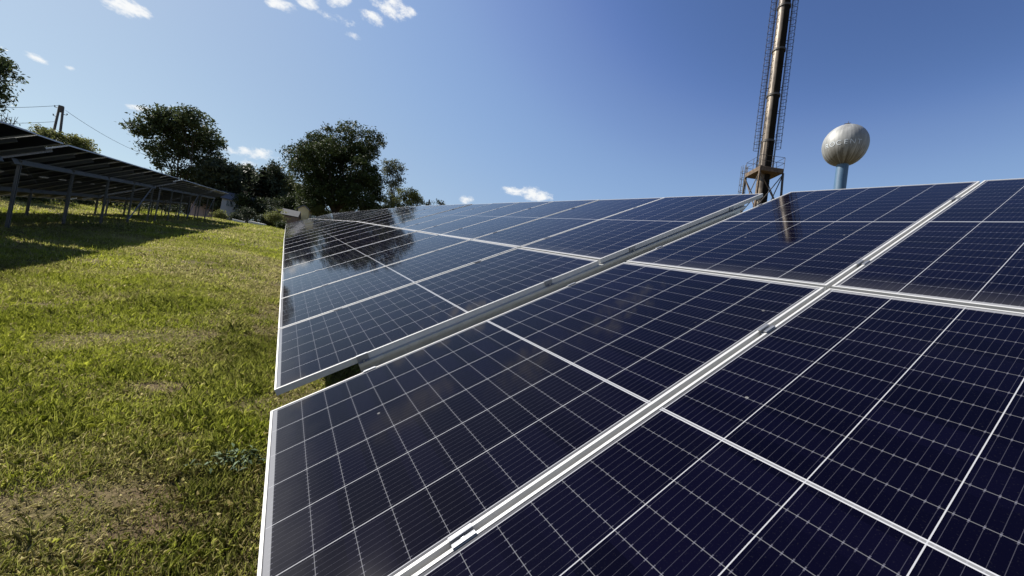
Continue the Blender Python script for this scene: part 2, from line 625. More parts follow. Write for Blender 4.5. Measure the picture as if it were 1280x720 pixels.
def solar_table(corner, s, v, n, n_mod, x_start, post_x, label, cat='solar array', brace=(), detail=True, jitter=.0016, rail_mat='galv'):
    """corner: world position of the low end corner; s/v/n: row (towards viewer) / up slope / normal;
    modules fill x_start .. x_start + n_mod pitches along s"""
    rot = Matrix((s, v, n)).transposed()
    cx = corner + s * x_start
    base = Vector((cx.x, cx.y, float(ground_z(cx.x, cx.y))))
    root = empty('solar_array', base, rot)
    rinv = rot.transposed()
    off = rinv @ (corner - base)
    tag(root, label, cat, 'solar arrays standing in two rows')
    x_end = x_start + n_mod * PITCH - GAP
    for i in range(n_mod):
        for j in range(2):
            o = link('solar_panel', GLASS, root, off + Vector((x_start + i * PITCH, j * (ML + GAP), 0)),
                     (random.gauss(0, jitter), random.gauss(0, jitter), 0))
            link('frame', FRAME, o)
            if not detail or True:
                link('junction_box', JBOX, o)
    # slope rails under every seam and both ends
    zr = -FD - RAIL_H / 2 - .0005
    rl = MB().channel((0, RAIL0, zr), (0, RAIL1, zr), (1, 0, 0), (0, 0, 1), RAIL_W if rail_mat == 'galv' else .042, RAIL_H)
    rme = rl.mesh('rail', MC[rail_mat])
    for i in range(n_mod + 1):
        xs = x_start + i * PITCH - GAP / 2
        if i == 0:
            xs += GAP / 2 + .004
        if i == n_mod:
            xs -= GAP / 2 + .004
        link('rail', rme, root, off + Vector((xs, 0, 0)))
    near_only = detail
    for i in range(n_mod + 1):
        if not near_only and 0 < i < n_mod:
            continue
        for cv in CLAMP_V:
            vv = cv
            if i == 0:
                c = link('clamp', CL_END, root, off + Vector((x_start, vv, 0)))
                link('bolt', BOLT_END, c)
            elif i == n_mod:
                c = link('clamp', CL_END, root, off + Vector((x_end, vv, 0)), (0, 0, math.pi))
                link('bolt', BOLT_END, c)
            else:
                c = link('clamp', CL_MID, root, off + Vector((x_start + i * PITCH - GAP / 2, vv, 0)))
                link('bolt', BOLT_MID, c)
    # beams along the row
    zb = -FD - RAIL_H - BEAM_H / 2 - .002
    for bv in BEAM_V:
        b = MB().channel((x_start + .05, 0, 0), (x_end - .05, 0, 0), (0, -1, 0), (0, 0, 1), BEAM_W, BEAM_H)
        o = b.build('beam', MC['post'], root)
        o.location = off + Vector((0, bv, zb))
    # vertical posts from the ground to the beams
    upl = rinv @ Vector((0, 0, 1))
    W = lambda p: corner + rot @ Vector(p)
    xl = rinv @ Vector((1, 0, 0))
    xl = (xl - upl * xl.dot(upl)).normalized()
    yl = upl.cross(xl)
    feet = {}
    for px in post_x:
        for bi, bv in enumerate(BEAM_V):
            top = Vector((px, bv + .045, zb + BEAM_H * .35))
            tw = W(top)
            gz = float(ground_z(tw.x, tw.y)) - .15
            hgt = tw.z - gz
            p = MB().channel((0, 0, -hgt), (0, 0, 0), (1, 0, 0), (0, 1, 0), .05, .085, .005)
            o = p.build('post', MC['post'], root)
            o.matrix_parent_inverse = Matrix.Identity(4)
            lm = Matrix((xl, yl, upl)).transposed().to_4x4()
            lm.translation = off + top
            o.matrix_local = lm
            feet[(px, bi)] = (off + top, off + top - upl * (hgt - .25))
    for (pa, ba, pb, bb) in brace:
        if (pa, ba) in feet and (pb, bb) in feet:
            a, b = feet[(pa, ba)][0], feet[(pb, bb)][1]
            d = (b - a).normalized()
            ax = d.cross(Vector((0, 1, .2))).normalized()
            t = MB().bar(a, b, ax, d.cross(ax), .05, .006)
            t.build('brace', MC['post'], root)
    return root


def frame_axes(pitch, tilt=28.0):
    """axes of a table whose row climbs at pitch degrees away from the viewer"""
    p = R(pitch)
    s = Vector((0, -math.cos(p), -math.sin(p)))
    up = Vector((0, -math.sin(p), math.cos(p)))
    X = Vector((1, 0, 0))
    t = R(tilt)
    v = X * math.cos(t) + up * math.sin(t)
    n = s.cross(v)
    return s, v, n


C1 = Vector((0.06413, 1.94204, CAMZ - .62895))
s1, v1, n1 = frame_axes(6.0)
T1 = solar_table(C1, s1, v1, n1, 7, 0, (.9, 3.2, 5.5, 7.7),
                 'nearest solar array under the camera, its white seams running up the slope', brace=((.9, 1, 3.2, 1),))
C2 = Vector((0.07352, 2.21382, CAMZ - .61205))
s2 = Vector((0.00476, -0.99214, -0.12502)).normalized()
v2 = Vector((0.88247, -0.05464, 0.46719))
v2 = (v2 - s2 * v2.dot(s2)).normalized()
n2 = s2.cross(v2)
NM2 = 10
T2 = solar_table(C2, s2, v2, n2, NM2, -(NM2 * PITCH - GAP), tuple(-.9 - 2.45 * k for k in range(5)),
                 'second solar array of the right row, with the dark tree mirrored in its glass',
                 brace=((-.9, 1, -3.35, 1),))
s3, v3, n3 = frame_axes(6.35)
C3 = C2 - s2 * (NM2 * PITCH + .10)
NM3 = 15
T3 = solar_table(C3, s3, v3, n3, NM3, -(NM3 * PITCH - GAP), tuple(-.9 - 2.6 * k for k in range(7)),
                 'third solar array of the right row, starting where the row bends and turns grey', detail=False)
C4 = C3 - s3 * (NM3 * PITCH + .12)
NM4 = 13
T4 = solar_table(C4, s3, v3, n3, NM4, -(NM4 * PITCH - GAP), tuple(-.9 - 2.6 * k for k in range(6)),
                 'farthest solar array of the right row, ending below the big dark tree', detail=False)


# left row, seen from behind: top edge passes through (x, y, z) given in world space
def left_table(y_near, z_top, x_top, pitch, n_mod, posts, label, brace=()):
    s, v, n = frame_axes(pitch)
    top = Vector((x_top, y_near, z_top))
    c = top - v * (2 * ML + GAP)
    return solar_table(c, s, v, n, n_mod, -(n_mod * PITCH - GAP), posts, label, detail=False, brace=brace, rail_mat='post')


XT = -4.78
# height of the top edge above the camera along Y, from the row's own perspective
TE = lambda y: CAMZ + .72 * .9945 + .1045 * (y + .08) + .0195 * max(0, y - 13.5)
def pitch_between(a, b):
    return math.degrees(math.atan2(TE(b) - TE(a), b - a))
LEFT = [(13.6, 11, 'left row solar array nearest the camera, cut by the photo edge, seen from behind', 1.2),
        (25.35, 10, 'long left row solar array seen from behind, A-shaped pole above its near corner', None),
        (36.2, 9, 'third solar array of the left row, tree trunk rising behind its top edge', None),
        (43.4, 6, 'farthest and smallest solar array of the left row, by the pale house', None)]
far_prev = None
for (yf, nm, lab, _) in LEFT:
    ln = nm * PITCH - GAP
    yn = yf - ln
    pt = pitch_between(yn, yf)
    yn = yf - ln * math.cos(R(pt))
    px = tuple(-.35 - (ln - .7) / max(1, round(ln / 2.9)) * k for k in range(max(1, round(ln / 2.9)) + 1))
    left_table(yn, TE(yn), XT, pt, nm, px, lab,
               brace=((px[0], 1, px[1], 1), (px[-1], 1, px[-2], 1), (px[0], 0, px[1], 0)))


# ------------------------------------------------------------------ grass
GRASS = Mat('grass_blades', rough=.55, spec=.35)
ga = GRASS.n('ShaderNodeAttribute', attribute_name='tone').outputs['Fac']
gd = GRASS.n('ShaderNodeAttribute', attribute_name='dry').outputs['Fac']
green = GRASS.mix(ga, (.105, .150, .014), (.52, .58, .095))
dryc = GRASS.mix(ga, (.25, .21, .095), (.60, .53, .29))
GRASS.color(GRASS.mix(gd, green, dryc))
tr_ = GRASS.n('ShaderNodeBsdfTranslucent')
GRASS.link(GRASS.mix(gd, GRASS.mix(ga, (.16, .19, .018), (.42, .44, .06)), dryc), tr_.inputs['Color'])
ms_ = GRASS.n('ShaderNodeMixShader')
ms_.inputs[0].default_value = .42
GRASS.link(GRASS.b.outputs[0], ms_.inputs[1])
GRASS.link(tr_.outputs[0], ms_.inputs[2])
GRASS.link(ms_.outputs[0], GRASS.t.nodes['Material Output'].inputs['Surface'])

# patches worn down to soil: x, y, radius x, radius y, strength
BARE = [(-.72, 2.5, .48, .24, 1.0), (-.45, 2.28, .4, .15, .75), (-2.12, 6.15, .16, .10, 1.0), (-1.32, 5.2, .16, .08, 1.0), (-.75, 4.6, .30, .10, .4),
        (-3.6, 7.6, .5, .25, .4), (-.6, 3.9, .3, .10, .6), (-.3, 3.1, .18, .07, .5)]
LUSH = [(-1.1, 6.7, .5, .6), (-1.05, 3.35, .4, .35), (-.15, 4.5, .35, 2.5), (-.25, 2.75, .14, .12), (-.42, 3.4, .2, .16), (-.45, 2.98, .12, .1), (-1.6, 4.0, .25, .2), (-.85, 4.2, .2, .2)]


def grass_maps(x, y):
    dry = fbm(x * .55, y * .45, 11, 4) * .75 + fbm(x * 2.6, y * 2.6, 23, 3) * .45
    bare = np.zeros_like(x)
    wob = (fbm(x * 3.1, y * 3.1, 41, 3) - .5) * 1.6
    for (bx, by, rx, ry, st) in BARE:
        q = ((x - bx) / rx) ** 2 + ((y - by) / ry) ** 2
        bare = np.maximum(bare, st * np.clip(1.25 - q + wob, 0, 1))
    bare = np.maximum(bare, np.clip((fbm(x * 1.4, y * 1.4, 71, 4) - .64) * 5, 0, .6))
    lush = np.zeros_like(x)
    for (bx, by, rx, ry) in LUSH:
        q = ((x - bx) / rx) ** 2 + ((y - by) / ry) ** 2
        lush = np.maximum(lush, np.clip(1.3 - q + wob, 0, 1))
    return dry, bare, lush


def grass_patch(x0, x1, y0, y1, dens, width, hgt, seed):
    rg = np.random.default_rng(seed)
    cnt = int((x1 - x0) * (y1 - y0) * dens)
    # blades grow in tufts
    nt_ = max(1, cnt // 9)
    tx, ty = rg.uniform(x0, x1, nt_), rg.uniform(y0, y1, nt_)
    k = rg.integers(0, nt_, cnt)
    sp = .014 + width * 3.0
    x, y = tx[k] + rg.normal(0, sp, cnt), ty[k] + rg.normal(0, sp, cnt)
    dry, bare, lush = grass_maps(x, y)
    keep = rg.uniform(0, 1, cnt) > bare * .86
    x, y, dry, bare, lush, k = x[keep], y[keep], dry[keep], bare[keep], lush[keep], k[keep]
    n_ = len(x)
    z = ground_z(x, y)
    isdry = rg.uniform(0, 1, n_) < np.clip((dry - .42) * 1.5 + .05 + bare * .5 - lush * .4, .04, .8)
    tuft = np.clip(rg.normal(1, .42, nt_), .35, 2.6)[k]
    ttone = rg.normal(0, .17, nt_)[k]
    broad = (rg.uniform(0, 1, nt_) < .05)[k] & ~isdry
    h = hgt * tuft * rg.uniform(.5, 1.4, n_) * (1 + .35 * lush) * (1 - .45 * bare)
    lean = np.abs(rg.normal(.45, .35, n_)) + isdry * rg.uniform(.0, .75, n_)
    lean = np.clip(lean + broad * .45, .05, 1.5)
    h = h * np.where(broad, .8, 1.0)
    az = rg.uniform(0, 2 * math.pi, n_)
    dx, dy = np.cos(az), np.sin(az)
    wd = width * rg.uniform(.6, 1.4, n_) / 2 * np.where(broad, 3.4, 1.0)
    wx, wy = -dy * wd, dx * wd
    # three stations along a bending blade
    m1 = .55
    a1, a2 = lean * .6, np.minimum(lean * 1.35, 1.62)
    p0 = np.stack([x, y, z - .006], 1)
    p1 = p0 + np.stack([dx * np.sin(a1) * h * m1, dy * np.sin(a1) * h * m1, np.cos(a1) * h * m1], 1)
    p2 = p1 + np.stack([dx * np.sin(a2) * h * (1 - m1), dy * np.sin(a2) * h * (1 - m1), np.cos(a2) * h * (1 - m1)], 1)
    wv = np.stack([wx, wy, np.zeros(n_)], 1)
    V = np.stack([p0 - wv, p0 + wv, p1 + wv * .85, p2, p1 - wv * .85], 1)
    tone = np.clip(rg.normal(.42, .2, n_) + (fbm(x * .8, y * .8, 91, 3) - .5) * .9 + ttone - lush * .12 + broad * .12, 0, 1)
    dv = np.where(isdry, rg.uniform(.7, 1, n_), np.clip((dry - .45) * 1.1 + rg.normal(0, .1, n_), 0, .55))
    return V.reshape(-1, 3), tone, dv


PATCH = [(-2.4, .9, .75, 3.4, 34000, .0017, .034), (-3.8, .9, 3.4, 5.6, 19000, .0024, .036), (-6.2, .8, 5.6, 9.5, 9000, .0040, .042), (-10.5, .6, 9.5, 18, 2200, .009, .052),
         (-13, .6, 18, 34, 450, .024, .07), (-16, 1, 34, 60, 150, .05, .10), (-30, -10.5, 9.5, 34, 60, .06, .12)]
GV, GT, GD_ = [], [], []
for i, (a, b, c, d, dn, wi, hh) in enumerate(PATCH):
    V, t, dv = grass_patch(a, b, c, d, dn, wi, hh, 100 + i)
    GV.append(V)
    GT.append(t)
    GD_.append(dv)
me = np_mesh('grass', np.concatenate(GV), 5, GRASS.m, {'tone': np.concatenate(GT), 'dry': np.concatenate(GD_)})
tag(link('grass', me), 'short yellow-green mown grass with dry and bare patches between the rows', 'grass', kind='stuff')


# ------------------------------------------------------------------ vegetation
def leaf_material(name, dark, light, trans):
    m = Mat(name, rough=.6, spec=.12)
    t = m.n('ShaderNodeAttribute', attribute_name='tone').outputs['Fac']
    c = m.mix(t, dark, light)
    m.color(c)
    tr = m.n('ShaderNodeBsdfTranslucent')
    m.link(m.mix(t, tuple(v * 1.2 for v in dark), tuple(v * 1.2 for v in light)), tr.inputs['Color'])
    mx = m.n('ShaderNodeMixShader')
    mx.inputs[0].default_value = trans
    m.link(m.b.outputs[0], mx.inputs[1])
    m.link(tr.outputs[0], mx.inputs[2])
    m.link(mx.outputs[0], m.t.nodes['Material Output'].inputs['Surface'])
    return m.m


LEAF = {'oak': leaf_material('oak_leaves', (.020, .030, .010), (.058, .078, .024), .2),
        'walnut': leaf_material('walnut_leaves', (.030, .042, .017), (.082, .102, .040), .28),
        'wood': leaf_material('woodland_leaves', (.026, .036, .020), (.075, .090, .050), .2),
        'bright': leaf_material('light_leaves', (.075, .085, .025), (.21, .22, .075), .35),
        'silver': leaf_material('willow_leaves', (.05, .06, .035), (.13, .14, .085), .3),
        'conifer': leaf_material('conifer_needles', (.014, .022, .014), (.035, .048, .028), .06)}
bk = Mat('bark', (.06, .05, .04), .9, spec=.1)
bk.color(bk.mix(bk.noise(6, 6, .7, stretch=(1, 1, .15)), (.025, .021, .017), (.095, .080, .065)))
MC['bark'] = bk.m


def leaf_cloud(clumps, n_leaf, size, seed, flat=.25):
    """clumps: (centre, radius) pairs -> quads scattered in twig sprays"""
    rg = np.random.default_rng(seed)
    C = np.array([tuple(c) for c, r in clumps])
    Rr = np.array([r for c, r in clumps])
    wgt = Rr ** 2.2
    n_spray = max(8, n_leaf // 22)
    ci = rg.choice(len(C), n_spray, p=wgt / wgt.sum())
    d = rg.normal(0, 1, (n_spray, 3))
    d /= np.linalg.norm(d, axis=1)[:, None]
    rad = rg.uniform(.2, 1.0, n_spray) ** .55
    sc = C[ci] + d * (Rr[ci] * rad)[:, None] * np.array([1, 1, .85])
    k = rg.integers(0, n_spray, n_leaf)
    p = sc[k] + rg.normal(0, 1, (n_leaf, 3)) * (size * .95) * np.array([1, 1, .6])
    nrm = rg.normal(0, 1, (n_leaf, 3)) + np.array([0, 0, .9])
    nrm /= np.linalg.norm(nrm, axis=1)[:, None]
    a = np.cross(nrm, rg.normal(0, 1, (n_leaf, 3)))
    a /= np.linalg.norm(a, axis=1)[:, None]
    b = np.cross(nrm, a)
    ln = size * rg.uniform(.6, 1.35, n_leaf)[:, None]
    wd = ln * .42
    V = np.stack([p - a * ln * .5, p + b * wd * .5 - a * ln * .05, p + a * ln * .5 - nrm * ln * .12, p - b * wd * .5 - a * ln * .05], 1)
    tone = np.clip(rg.normal(.45, .22, n_spray)[k] + rg.normal(0, .15, n_leaf), 0, 1)
    return V.reshape(-1, 3), tone


def tree(name, label, cat, base, height, clumps, n_leaf, size, leaf, seed, group=None, trunk_r=.3, fork=.32, limbs=14):
    """clumps in world coordinates"""
    root = empty(name, base)
    tag(root, label, cat, group)
    rg = random.Random(seed)
    loc = [(Vector(c) - Vector(base), r) for c, r in clumps]
    V, tone = leaf_cloud(loc, n_leaf, size, seed)
    link('crown', np_mesh('crown', V, 4, LEAF[leaf], {'tone': tone}), root)
    mb = MB()
    cen = sum((c for c, r in loc), Vector()) / len(loc)
    fk = Vector((cen.x * .25, cen.y * .25, height * fork))
    mb.tube([(0, 0, -.3), (0, 0, .1), fk * .5 + Vector((rg.uniform(-.1, .1), 0, 0)), fk], [trunk_r * 1.5, trunk_r * 1.15, trunk_r * .95, trunk_r * .85], 10)
    order = sorted(loc, key=lambda c: -c[1])[:limbs]
    for c, r in order:
        d = c - fk
        m1 = fk + d * .4 + Vector((rg.uniform(-.1, .1) * d.length, rg.uniform(-.1, .1) * d.length, d.length * .10))
        e = c + Vector((0, 0, r * .25))
        mb.tube([fk * rg.uniform(.82, 1.0), m1, fk + d * .75, e], [trunk_r * .5, trunk_r * .34, trunk_r * .2, trunk_r * .06], 6)
        for q in range(4):
            dd = Vector((rg.gauss(0, 1), rg.gauss(0, 1), rg.gauss(.2, .8))).normalized() * r * .95
            st = fk + d * rg.uniform(.65, .95)
            mb.tube([st, c + dd * .6, c + dd], [trunk_r * .13, trunk_r * .07, trunk_r * .03], 4)
    mb.build('trunk', MC['bark'], root, smooth=True)
    return root


def clumps_from(pts, Y, deep, seed, extra=1):
    """photo-outline clumps (x, y, radius in px) turned into a crown with real depth round distance Y"""
    rg = random.Random(seed)
    out = []
    k = Y / FPX * 1.02
    for (x, y, r) in pts:
        rr = r * k
        c = at(x, y, Y)
        out.append((c + Vector((0, rg.uniform(-deep, deep) * .6, 0)), rr))
        for q in range(extra):
            o = Vector((rg.gauss(0, .35) * rr, rg.uniform(-deep, deep), rg.gauss(0, .35) * rr))
            out.append((c + o, rr * rg.uniform(.7, .95)))
    return out


# tall tree behind the left row
Yt = 80
LT = [(170, 158, 8), (180, 148, 10), (195, 145, 12), (210, 140, 12), (226, 138, 10), (240, 146, 12), (254, 152, 12), (266, 163, 11), (274, 178, 9),
      (190, 165, 9), (206, 160, 12), (222, 158, 13), (240, 165, 13), (256, 175, 12), (270, 192, 9), (183, 184, 7), (197, 187, 9), (213, 180, 11),
      (228, 185, 10), (246, 190, 11), (262, 204, 10), (206, 205, 8), (222, 213, 7), (240, 215, 10), (254, 222, 12), (268, 222, 10), (278, 200, 5), (204, 222, 6)]
LT = [(222 + (x - 222) * .91, 236 - (236 - y) * .93, r * .94) for x, y, r in LT]
b0 = at(224, 246, Yt)
tree('walnut_tree', 'tall spreading tree with sky gaps in its crown, behind the left solar row', 'tree',
     (b0.x, b0.y, float(ground_z(b0.x, b0.y))), 13, clumps_from(LT, Yt, 4.0, 3, 0), 21000, .46, 'walnut', 31, 'trees behind the solar field', .2, .34, 20)
# big dark oak
Yo = 58
OK_ = [(372, 190, 13), (368, 205, 10), (385, 182, 12), (398, 170, 14), (415, 164, 13), (430, 162, 11), (446, 166, 12), (460, 172, 12), (472, 176, 8), (392, 164, 6),
       (390, 200, 16), (408, 190, 18), (428, 185, 18), (448, 190, 16), (462, 186, 9), (378, 222, 14), (395, 222, 18), (415, 215, 20), (437, 212, 20),
       (456, 212, 15), (470, 222, 11), (378, 243, 11), (392, 247, 15), (412, 243, 18), (434, 240, 18), (455, 236, 15), (472, 240, 10), (482, 232, 6), (402, 258, 10), (382, 256, 8), (430, 257, 10), (364, 215, 5), (452, 250, 12), (466, 252, 9), (478, 248, 7), (476, 228, 8), (440, 258, 8), (462, 262, 8)]
OK_ = [(420 + (x - 420) * .95, 260 - (260 - y) * .91, r * .94) for x, y, r in OK_]
b0 = at(418, 268, Yo)
tree('oak_tree', 'big dark dense broad tree at the far end of the right solar row', 'tree',
     (b0.x, b0.y, float(ground_z(b0.x, b0.y))), 15, clumps_from(OK_, Yo, 5.0, 4, 2), 60000, .33, 'oak', 32, 'trees behind the solar field', .5, .3, 18)
# thin pale tree right of the oak
Yw = 66
TH = [(486, 206, 7), (494, 204, 6), (499, 213, 6), (488, 217, 7), (496, 226, 7), (487, 230, 8), (493, 240, 8), (481, 212, 5)]
b0 = at(490, 262, Yw)
tree('willow_tree', 'thin pale airy tree beside the right edge of the big dark tree', 'tree',
     (b0.x, b0.y, float(ground_z(b0.x, b0.y))), 17, clumps_from(TH, Yw, 1.2, 5), 2600, .36, 'silver', 33, 'trees behind the solar field', .14, .55, 8)
# bright bush behind the ridge
Yb = 48
BU = [(494, 248, 7), (503, 243, 7), (512, 242, 8), (521, 246, 7), (527, 250, 5), (505, 253, 8), (518, 254, 8), (489, 255, 6), (497, 262, 9), (512, 264, 10), (524, 262, 8)]
b0 = at(508, 275, Yb)
tree('leafy_tree', 'olive green bushy treetop showing over the panels right of the thin tree', 'tree',
     (b0.x, b0.y, float(ground_z(b0.x, b0.y))), 8, clumps_from(BU, Yb, 1.6, 6), 8000, .22, 'bright', 34, 'trees behind the solar field', .16, .5, 8)
for (px, py, r, lab, sd) in ((551, 254, 5, 'dark treetop tip poking over the panels, the larger of the two tips', 35),
                             (535, 256, 3, 'tiny treetop tip poking over the panels nearest the bushy treetop', 36)):
    Ys = 60
    b0 = at(px, 262, Ys)
    pts = [(px - r * .5, py, r * .7), (px + r * .4, py - r * .1, r * .7), (px, py + r, r), (px - 2, py + r * 2, r * 1.3), (px + 2, py + r * 3, r * 1.5)]
    tree('slender_tree', lab, 'tree', (b0.x, b0.y, float(ground_z(b0.x, b0.y))), 14, clumps_from(pts, Ys, .6, sd), 700, .34, 'wood', sd, 'trees behind the solar field', .12, .7, 5)
# branch tips of the tree at the left photo edge
Ye = 34
ED = [(-22, 80, 13), (-8, 74, 5), (1, 70, 3.5), (6, 69, 2.5), (4, 80, 5), (12, 85, 3.5), (17, 91, 3), (18, 96, 2.5), (8, 93, 5), (-6, 92, 8), (-14, 102, 10), (2, 98, 5), (10, 108, 3), (15, 112, 2.5), (3, 115, 4), (1, 126, 3), (-14, 120, 9), (-38, 95, 18), (-40, 122, 16), (-32, 72, 12), (-60, 85, 18), (-55, 120, 18)]
b0 = at(-35, 200, Ye)
tree('leaning_tree', 'grey-green tree whose branch tips enter at the left photo edge', 'tree',
     (b0.x, b0.y, float(ground_z(b0.x, b0.y))), 11, clumps_from(ED, Ye, 1.5, 7, 0), 9000, .20, 'walnut', 37, 'trees behind the solar field', .25, .5, 12)
# sunlit bushes over the left row's top edge
Yl = 44
LB = [(48, 165, 3), (53, 164, 4), (60, 167, 4), (67, 169, 3), (53, 160, 2), (80, 172, 3.5), (86, 174, 5), (95, 176, 5), (103, 180, 5), (111, 184, 4), (70, 180, 7), (90, 186, 8), (50, 176, 7), (105, 192, 7), (60, 178, 7)]
b0 = at(80, 225, Yl)
tree('shrub', 'yellow-green bushy tree peeping over the left solar row beneath the A-shaped pole', 'tree',
     (b0.x, b0.y, float(ground_z(b0.x, b0.y))), 7.5, clumps_from(LB, Yl, 1.0, 8), 6500, .2, 'bright', 38, 'trees behind the solar field', .13, .5, 8)
# twigs standing over the left row near the photo edge
tw = empty('sapling', at(6, 230, 30))
tw.location.z = float(ground_z(tw.location.x, tw.location.y))
tag(tw, 'bare upright twigs rising over the left solar row at the photo edge', 'sapling')
mb = MB()
for (x, y, b_) in ((2, 142, 0), (10, 141, 4), (15, 146, 10), (19, 146, 14), (-5, 140, -8)):
    tp = at(x, y, 30) - tw.location
    md = at(b_, 172, 30) - tw.location
    mb.tube([(0, 0, -.2), md * .5 + Vector((0, 0, .3)), md, tp], [.04, .03, .022, .008], 5)
    for q in range(3):
        s_ = md.lerp(tp, .3 + .2 * q)
        mb.tube([s_, s_ + Vector((random.uniform(-.3, .3), random.uniform(-.3, .3), .35))], [.014, .006], 4)
mb.build('stem', MC['bark'], tw)
V, tone = leaf_cloud([(at(2, 150, 30) - tw.location, .4), (at(14, 152, 30) - tw.location, .4)], 50, .14, 5)
link('leaves', np_mesh('leaves', V, 4, LEAF['silver'], {'tone': tone}), tw)

# dark wood between the two big trees
WD = [('wood_tree', 276, 214, 22, 76, 'wood', 'round dark tree of the far wood right beside the tall spreading tree'),
      ('wood_tree', 297, 218, 20, 84, 'wood', 'dark wood tree just left of the pointed spruce'),
      ('wood_tree', 342, 219, 19, 82, 'wood', 'dark wood tree just right of the pointed spruce'),
      ('wood_tree', 360, 230, 17, 90, 'bright', 'lighter wood tree half hidden by the big dark tree'),
      ('wood_tree', 309, 216, 14, 95, 'wood', 'rear wood tree with its top left of the spruce tip')]
for i, (nm, px, py, r, Yd, lf, lab) in enumerate(WD):
    b0 = at(px, 262, Yd)
    rg = random.Random(50 + i)
    pts = [(px, py, r * .5)]
    for q in range(11):
        a_ = rg.uniform(-.3, 3.4)
        pts.append((px + math.cos(a_) * r * .75 * rg.uniform(.6, 1.1), py + r * .55 - math.sin(a_) * r * .7, r * rg.uniform(.28, .45)))
    for q in range(9):
        pts.append((px + rg.uniform(-.8, .8) * r, py + r * rg.uniform(.7, 2.2), r * rg.uniform(.4, .6)))
    tree(nm, lab, 'tree', (b0.x, b0.y, float(ground_z(b0.x, b0.y))), 12, clumps_from(pts, Yd, 3, 50 + i), 9000, .55, lf, 60 + i, 'trees behind the solar field', .3, .35, 10)
# spruce
b0 = at(321, 262, 79)
sp_root = empty('spruce_tree', (b0.x, b0.y, float(ground_z(b0.x, b0.y))))
tag(sp_root, 'pointed dark spruce in the middle of the far wood', 'tree', 'trees behind the solar field')
htop = at(321, 208, 79).z - sp_root.location.z
rg = np.random.default_rng(77)
nn = 9000
hh = rg.uniform(0, 1, nn) ** 1.25
lay = np.round(hh * 16) / 16 * .75 + hh * .25
ang = rg.uniform(0, 2 * math.pi, nn)
br = np.round(ang / (2 * math.pi) * 9 + lay * 7) / 9 * 2 * math.pi + rg.normal(0, .16, nn)
rr = (1 - lay) * 3.1 * rg.uniform(.2, 1, nn) ** .6 + .05
pp = np.stack([rr * np.cos(br), rr * np.sin(br), 1.2 + lay * (htop - 1.2) - rr * .25], 1)
dv = np.stack([np.cos(br), np.sin(br), -.25 + 0 * br], 1) + rg.normal(0, .3, (nn, 3))
dv /= np.linalg.norm(dv, axis=1)[:, None]
sd = np.cross(dv, np.array([0, 0, 1.0]) + rg.normal(0, .3, (nn, 3)))
sd /= np.linalg.norm(sd, axis=1)[:, None]
V = np.stack([pp - dv * .25, pp + sd * .08, pp + dv * .3, pp - sd * .08], 1).reshape(-1, 3)
link('crown', np_mesh('crown', V, 4, LEAF['conifer'], {'tone': np.clip(rg.normal(.45, .25, nn), 0, 1)}), sp_root)
MB().tube([(0, 0, -.3), (0, 0, htop * .5), (0, 0, htop)], [.25, .15, .02], 8).build('trunk', MC['bark'], sp_root, smooth=True)

# bushes along the crest and behind the left row
BS = [(310, 268, 9, 58, 'wood', 'low dark bush left of the white slabs under the far wood'),
      (294, 270, 6, 57, 'wood', 'small dark weedy bush between the pale house and the dark bush'),
      (346, 270, 11, 53, 'bright', 'round green bush in front of the grey shed roof'),
      (331, 274, 6, 57, 'wood', 'small bush between the white slabs and the round green bush'),
      (275, 268, 7, 58, 'bright', 'pale weedy bush under the far end of the left row'),
      (397, 262, 7, 56, 'bright', 'sunlit bush right of the yellow gable'),
      (352, 282, 5, 51, 'oak', 'small dark bush touching the end corner of the right row')]
for i, (px, py, r, Yd, lf, lab) in enumerate(BS):
    b0 = at(px, py + r, Yd)
    rg_ = random.Random(80 + i)
    pts = [(px + rg_.uniform(-.8, .8) * r, py + rg_.uniform(-.5, .7) * r, r * rg_.uniform(.35, .55)) for q in range(10)]
    gz = float(ground_z(b0.x, b0.y))
    tree('bush', lab, 'bush', (b0.x, b0.y, gz), 1.2, clumps_from(pts, Yd, .7, 80 + i), 2200, .17, lf, 90 + i, 'bushes on the crest', .05, .4, 6)
ORD = ['first', 'second', 'third', 'fourth', 'fifth', 'sixth', 'seventh', 'eighth', 'ninth', 'tenth', 'eleventh', 'last']
for i in range(12):
    rg_ = random.Random(110 + i)
    X_, Y_, r = -11.1 + rg_.uniform(-.3, .3), 24.5 + 3.1 * i, 1.05 + .05 * i + rg_.uniform(-.1, .25)
    gz = float(ground_z(X_, Y_))
    cl = [(Vector((X_ + rg_.uniform(-.6, .6), Y_ + rg_.uniform(-1.5, 1.5), gz + rg_.uniform(.2, r))), rg_.uniform(.4, .65)) for q in range(13)]
    tree('hedge_bush', 'dark hedge bush under the left solar row, %s counted from the photo edge' % ORD[i], 'bush', (X_, Y_, gz), 1.0, cl, 1900, .17,
         ('wood', 'oak', 'wood')[i % 3], 120 + i, 'hedge beyond the left row', .04, .4, 5)
